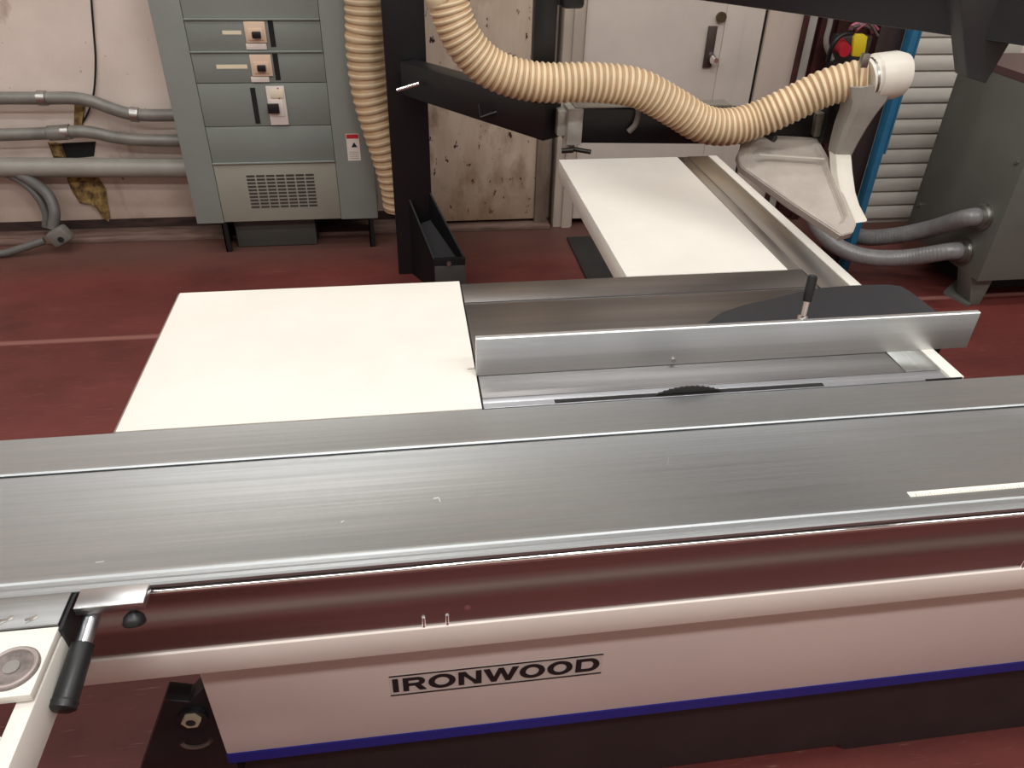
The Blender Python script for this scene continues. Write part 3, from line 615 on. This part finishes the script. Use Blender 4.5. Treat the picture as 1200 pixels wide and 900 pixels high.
# tapering clear duct from the elbow
loft([sec(1001, 104, 1056, 96, 2.40, .12), sec(1002, 122, 1044, 118, 2.40, .11), sec(998, 136, 1031, 133, 2.41, .10), sec(991, 150, 1019, 150, 2.42, .09), sec(985, 166, 1008, 168, 2.43, .08), sec(980, 182, 1000, 183, 2.44, .07)], 'duct', duct_m)
e0 = PY(1022, 91, 2.46); e1 = PY(1046, 87, 2.47)
ax = (e1-e0).normalized()
MB().sweep([PY(1014, 93, 2.46), PY(1022, 91, 2.46), PY(1023, 91, 2.46), PY(1048, 88, 2.46), PY(1056, 88, 2.46), PY(1062, 88.5, 2.46)], [.066, .066, .075, .075, .068, .030], 28).build('elbow', pvc, bg)
MB().sweep([PY(1016, 92.5, 2.46), PY(1019, 92, 2.46)], .067, 24).box(PY(1015, 68, 2.40)+Vector((-.01, 0, -.03)), PY(1015, 68, 2.40)+Vector((.014, .02, .012)), .002).build('hose_clamp', steel, bg)
# bracket to the arm
MB().prism([PY(975, 112, 2.56), PY(992, 108, 2.56), PY(978, 170, 2.56), PY(962, 168, 2.56)], (0, .06, 0), .003).build('guard_bracket', black_paint, bg)
MB().prism([PY(958, 134, 2.58), PY(974, 131, 2.58), PY(970, 160, 2.58), PY(954, 161, 2.58)], (0, .10, 0), .003).build('clamp_plate', mat('zinc_plate', (150, 148, 138), .45, .6, var=.2, vscale=(30, 30, 30)), bg)
MB().sweep([PY(893, 154, 2.56), PY(908, 163, 2.50)], .012, 12).build('hood_knob', black_plastic, bg)

# ------------------------------------------------------------------ dust hoses
YH = 2.545
hp = [(.165, YH, 2.6), (.165, YH, 2.0), PY(520, -40, YH), PY(525, 0, YH), PY(534, 30, YH), PY(548, 55, YH), PY(572, 78, YH), PY(602, 91, YH), PY(640, 97, YH), PY(700, 97, YH), PY(748, 104, YH), PY(790, 126, YH), PY(820, 144, YH), PY(850, 149, YH), PY(885, 141, YH), PY(925, 123, YH-.02), PY(965, 104, YH-.04), PY(1000, 94, 2.48), PY(1017, 92, 2.46)]
path = spline(hp, .0034)
rr, mi = [], []
for i in range(len(path)):
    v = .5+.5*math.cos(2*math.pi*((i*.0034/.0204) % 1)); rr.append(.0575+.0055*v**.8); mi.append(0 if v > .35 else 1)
h1 = tag(MB().sweep(path, rr, 28, mis=mi).build('dust_hose', [hose_hi, hose_lo]), 'cream ribbed dust hose sagging along the black arm to the blade guard', 'hose')
YG = 3.60
YG = 3.572
hp = [(-.105, YG, 2.6), (-.108, YG, 1.8), PY(427, 0, YG), PY(428, 50, YG), PY(433, 100, YG), PY(443, 140, YG), PY(456, 180, YG), PY(467, 220, YG), PY(470, 244, YG)]
path = spline(hp, .006); rr, mi = [], []; nn_ = len(path)
for i in range(nn_):
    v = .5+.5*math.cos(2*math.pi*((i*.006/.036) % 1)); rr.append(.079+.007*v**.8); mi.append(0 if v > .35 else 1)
path = [Vector((p.x, p.y, max(p.z, .1))) for p in path]
h2 = tag(MB().sweep(path, rr, 28, mis=mi).build('dust_hose', [hose_hi, hose_lo]), 'wide cream ribbed dust hose dropping straight down behind the black post', 'hose')

# ------------------------------------------------------------------ ceiling-hung black boom, upper right
bm_ = thing('control_boom', (1.2, 2.3, 1.3), 'black box-section overhead boom crossing the upper right corner', 'boom')
b0 = PZ(823, 1, 1.41); b1 = PZ(1135, 45, 1.41); d = (b1-b0).normalized(); side = d.cross(Vector((0, 0, 1))).normalized()
back = -side if side.y < 0 else side
s_ = b0-d*.05; e_ = b1+d*.5; w = .10
MB().prism([s_, s_+back*w, s_+back*w+Vector((0, 0, .16)), s_+Vector((0, 0, .16))], e_-s_, .004).build('beam', black_paint, bm_)
MB().box((s_.x+.02+back.x*.05, s_.y+back.y*.05-.03, 1.56), (s_.x+.10+back.x*.05, s_.y+back.y*.05+.04, ZC), .003).build('drop_pipe', black_paint, bm_)
Yd = b1.y-.02
dp = [PY(1128, 30, Yd), PY(1134, 91, Yd), PY(1156, 98, Yd), PY(1203, 18, Yd), PY(1203, -60, Yd), PY(1120, -60, Yd)]
MB().prism(dp, (0, .04, 0), .003).build('drop_bracket', mat('charcoal_bracket', (44, 44, 44), .45), bm_)

# ------------------------------------------------------------------ grey machine cabinet at right
mc = thing('machine_cabinet', (2.9, 3.0, 0), 'dark grey steel machine cabinet on feet at the right edge', 'cabinet')
X0 = 2.52
MB().box((X0, 2.757, .145), (3.45, 3.335, .955), .003).build('body', machine_grey, mc)
MB().box((X0-.001, 2.752, .955), (3.45, 3.34, .985)).build('top_edge', mat('maroon_top', (86, 62, 62), .4), mc)
MB().box((X0+.14, 2.95, .002), (3.4, 3.3, .145)).build('dark_void_fill', dark_gap, mc)  # black block standing in for the shaded void under the cabinet
MB().prism([PZ(1105, 344, 0), PZ(1135, 360, 0), PZ(1155, 333, 0), PZ(1128, 322, 0)], (0, 0, .012)).prism([(X0+.0, 2.80, .15), (X0+.12, 2.80, .15), (X0+.10, 2.80, 0.0), (X0+.05, 2.80, 0)], (0, .10, 0), .002).build('foot', machine_grey, mc)
MB().prism([(3.3, 2.80, .15), (3.42, 2.80, .15), (3.40, 2.80, 0.0), (3.35, 2.80, 0)], (0, .10, 0), .002).build('foot', machine_grey, mc)
for px_, py_ in ((1077, 240), (1151, 319), (1196, 325), (1192, 190), (1118, 255)):
    p = PX(px_, py_, X0); 
    if 2.757 < p.y < 3.33: MB().cyl((X0, p.y, p.z), (X0-.008, p.y, p.z), .009, seg=12).build('screw', steel, mc)
def gland(px_, py_):
    p = PX(px_, py_, X0); MB().sweep([(X0, p.y, p.z), (X0-.012, p.y, p.z), (X0-.013, p.y, p.z), (X0-.04, p.y, p.z)], [.058, .058, .049, .049], 24).build('gland', steel, mc); return p
pA = gland(1153, 254); pB = gland(1131, 294)
def fhose(pts, lab):
    path = spline(pts, .005); rr = [.039+.0009*math.cos(2*math.pi*i*.005/.015) for i in range(len(path))]
    rr = [r for r in rr]
    return tag(MB().sweep(path, rr, 20).build('flexible_hose', flex_grey), lab, 'hose', 'grey flexible hoses beside the cabinet')
fhose([(X0-.012, pA.y, pA.z), (X0-.08, pA.y+.005, pA.z-.005), PY(1090, 268, 3.02), PY(1050, 276, 3.14), PY(1012, 278, 3.25), PY(985, 268, 3.38), PY(968, 245, 3.52), PY(962, 220, 3.62)], 'upper grey flexible hose entering the side of the grey cabinet')
fhose([(X0-.012, pB.y, pB.z), (X0-.08, pB.y+.005, pB.z-.002), PY(1060, 302, 3.00), PY(1015, 301, 3.05), PY(982, 289, 3.12), PY(960, 268, 3.22), PY(948, 240, 3.34), PY(945, 215, 3.46)], 'lower grey flexible hose curling to the grey cabinet just above the floor')
# dark upright with blue edge
up_ = thing('blue_edged_upright', (2.15, 3.2, 0), 'dark upright with a blue front edge in front of the roll-up door', 'post')
MB().box((2.045, 3.20, 0), (2.118, 3.27, 2.4), .003).build('post', mat('dark_maroon_post', (44, 34, 34), .5), up_)
MB().box((2.118, 3.15, 0), (2.148, 3.20, 2.4), .002).box((2.150, 3.15, .6), (2.160, 3.17, 2.4), .001).build('blue_edge', blue_pole_m, up_)

# wall-mounted air fittings behind the guard
ar = thing('air_regulator', PY(995, 55, 3.75), 'air fittings with a red knob and bright yellow tag above the blade guard elbow', 'air regulator')
Yr = 3.78
p = PY(1006, 58, Yr); MB().box((p.x-.10, Yr, p.z-.10), (p.x+.06, WY-.06, p.z+.06), .006).build('body', mat('dark_body', (66, 62, 62), .5), ar)
p = PY(990, 56, Yr-.06); MB().cyl((p.x, Yr, p.z), (p.x-.005, Yr-.08, p.z-.01), .036, .030, 16).build('red_knob', red_m, ar)
a = PY(999, 66, Yr-.09); b_ = PY(1002, 41, Yr-.09); MB().prism([PY(999, 66, Yr-.09), PY(1013, 67, Yr-.09), PY(1017, 43, Yr-.09), PY(1012, 40, Yr-.09), PY(1004, 40, Yr-.09), PY(1001, 44, Yr-.09)], (0, .02, 0), .002).build('yellow_tag', yellow_m, ar)
for k in range(6):
    sx = random.uniform(-8, 8); p1 = spline([PY(1000+sx, 38, Yr-.05), PY(1006+sx*1.5, 30+random.uniform(-3, 3), Yr-.09), PY(1018+sx, 28+random.uniform(-3, 4), Yr-.07), PY(1028+sx, 38+random.uniform(-4, 4), Yr-.03)], .02)
    MB().sweep(p1, .006, 8).build('wire', pink_m if k % 2 else mat('grey_wire', (120, 112, 110), .5), ar)
MB().sweep(spline([PY(970, 72, Yr-.06), PY(975, 55, Yr-.08), PY(985, 42, Yr-.08), PY(1000, 38, Yr-.06)], .02), .011, 10).build('tube', black_plastic, ar)
MB().sweep(spline([PY(975, 70, Yr-.04), PY(968, 50, Yr-.04), PY(972, 30, Yr-.04), PY(976, 10, Yr-.04)], .02), .013, 10).build('tube', mat('grey_tube', (140, 136, 130), .5), ar)
p = PY(1042, 55, Yr); MB().box((p.x-.03, Yr-.02, p.z-.10), (p.x+.02, Yr+.02, p.z+.20), .004).cyl((p.x-.01, Yr-.02, p.z-.03), (p.x-.01, Yr-.05, p.z-.03), .016).build('bracket', mat('grey_bracket', (120, 116, 118), .5, .3), ar)
# curved cable crossing the pale panel
al = thing('air_line', PY(925, 52, WY-.1), 'thin grey air line curving across the pale panel right of the door', 'air line')
MB().sweep(spline([PY(866, 122, WY-.06), PY(878, 100, WY-.07), (PY(893, 80, WY-.08)), PY(908, 64, WY-.09), PY(925, 52, WY-.10)], .02), .011, 10).build('tube', mat('taupe_tube', (128, 116, 106), .5), al)
p = PY(928, 50, WY-.10); MB().box((p.x-.02, WY-.11, p.z-.02), (p.x+.06, WY-.045, p.z+.02), .004).build('fitting', mat('dark_fitting', (60, 56, 54), .4, .5), al)
p = PY(938, 50, WY-.10); MB().sweep([(p.x+.02, WY-.09, p.z-.06), (p.x+.02, WY-.09, p.z+.03), (p.x+.05, WY-.09, p.z+.25), (p.x+.05, WY-.09, 2.2)], .017, 12).build('pipe', mat('pale_pipe', (176, 178, 172), .4), al)

# mat on the floor
tag(MB().prism([PZ(664, 280, .0), PZ(760, 276, .0), PZ(800, 330, .0), PZ(690, 334, .0)], (0, 0, .012), .002).build('floor_mat', mat_rubber), 'black rubber mat on the red floor behind the rear white table', 'mat')

# ------------------------------------------------------------------ ceiling lights
lf = None
def fixture(x, y, ln, rot, power, lab):
    t = thing('ceiling_light', (x, y, ZC-.09), lab, 'light', 'fluorescent ceiling lights'); t.rotation_euler.z = rot
    mb = MB(); mb.box((x-ln/2, y-.16, ZC-.08), (x+ln/2, y+.16, ZC-.002), .004); o = mb.build('housing', white_paint, t)
    ld = bpy.data.lights.new('tube_light', 'AREA'); ld.shape = 'RECTANGLE'; ld.size = ln; ld.size_y = .26; ld.energy = power; ld.color = (1, .985, .965)
    lo = bpy.data.objects.new('tube_light', ld); C.objects.link(lo); lo.parent = t; lo.location = (0, 0, -.005)
labs = iter(range(99))
LX = [(-3.4, -1.2, .95), (-.8, -1.2, .95), (1.8, -1.2, .95), (4.4, -1.2, .95), (-3.0, .3, .35), (.6, .3, 1.1), (4.0, .3, .35), (-3.4, 2.0, .45), (-.9, 2.0, .4), (1.8, 2.0, .4), (4.4, 2.0, .45), (-.7, 3.45, .45)]
nmr = {.3: 'over the sliding table', -1.2: 'behind the camera', 2.0: 'over the floor behind the saw', 3.45: 'close to the back wall'}
for x_, y_, k in LX: fixture(x_, y_, 2.0 if x_ != .6 else 1.2, 0, 62*k, 'long white fluorescent ceiling light '+nmr[y_])
w = bpy.data.worlds.new('world'); bpy.context.scene.world = w; w.use_nodes = True
w.node_tree.nodes['Background'].inputs[0].default_value = (.8, .85, 1, 1); w.node_tree.nodes['Background'].inputs[1].default_value = .15
vs = bpy.context.scene.view_settings; vs.view_transform = 'Standard'; vs.look = 'None'; vs.gamma = 1; vs.exposure = -.22; vs.use_curve_mapping = False
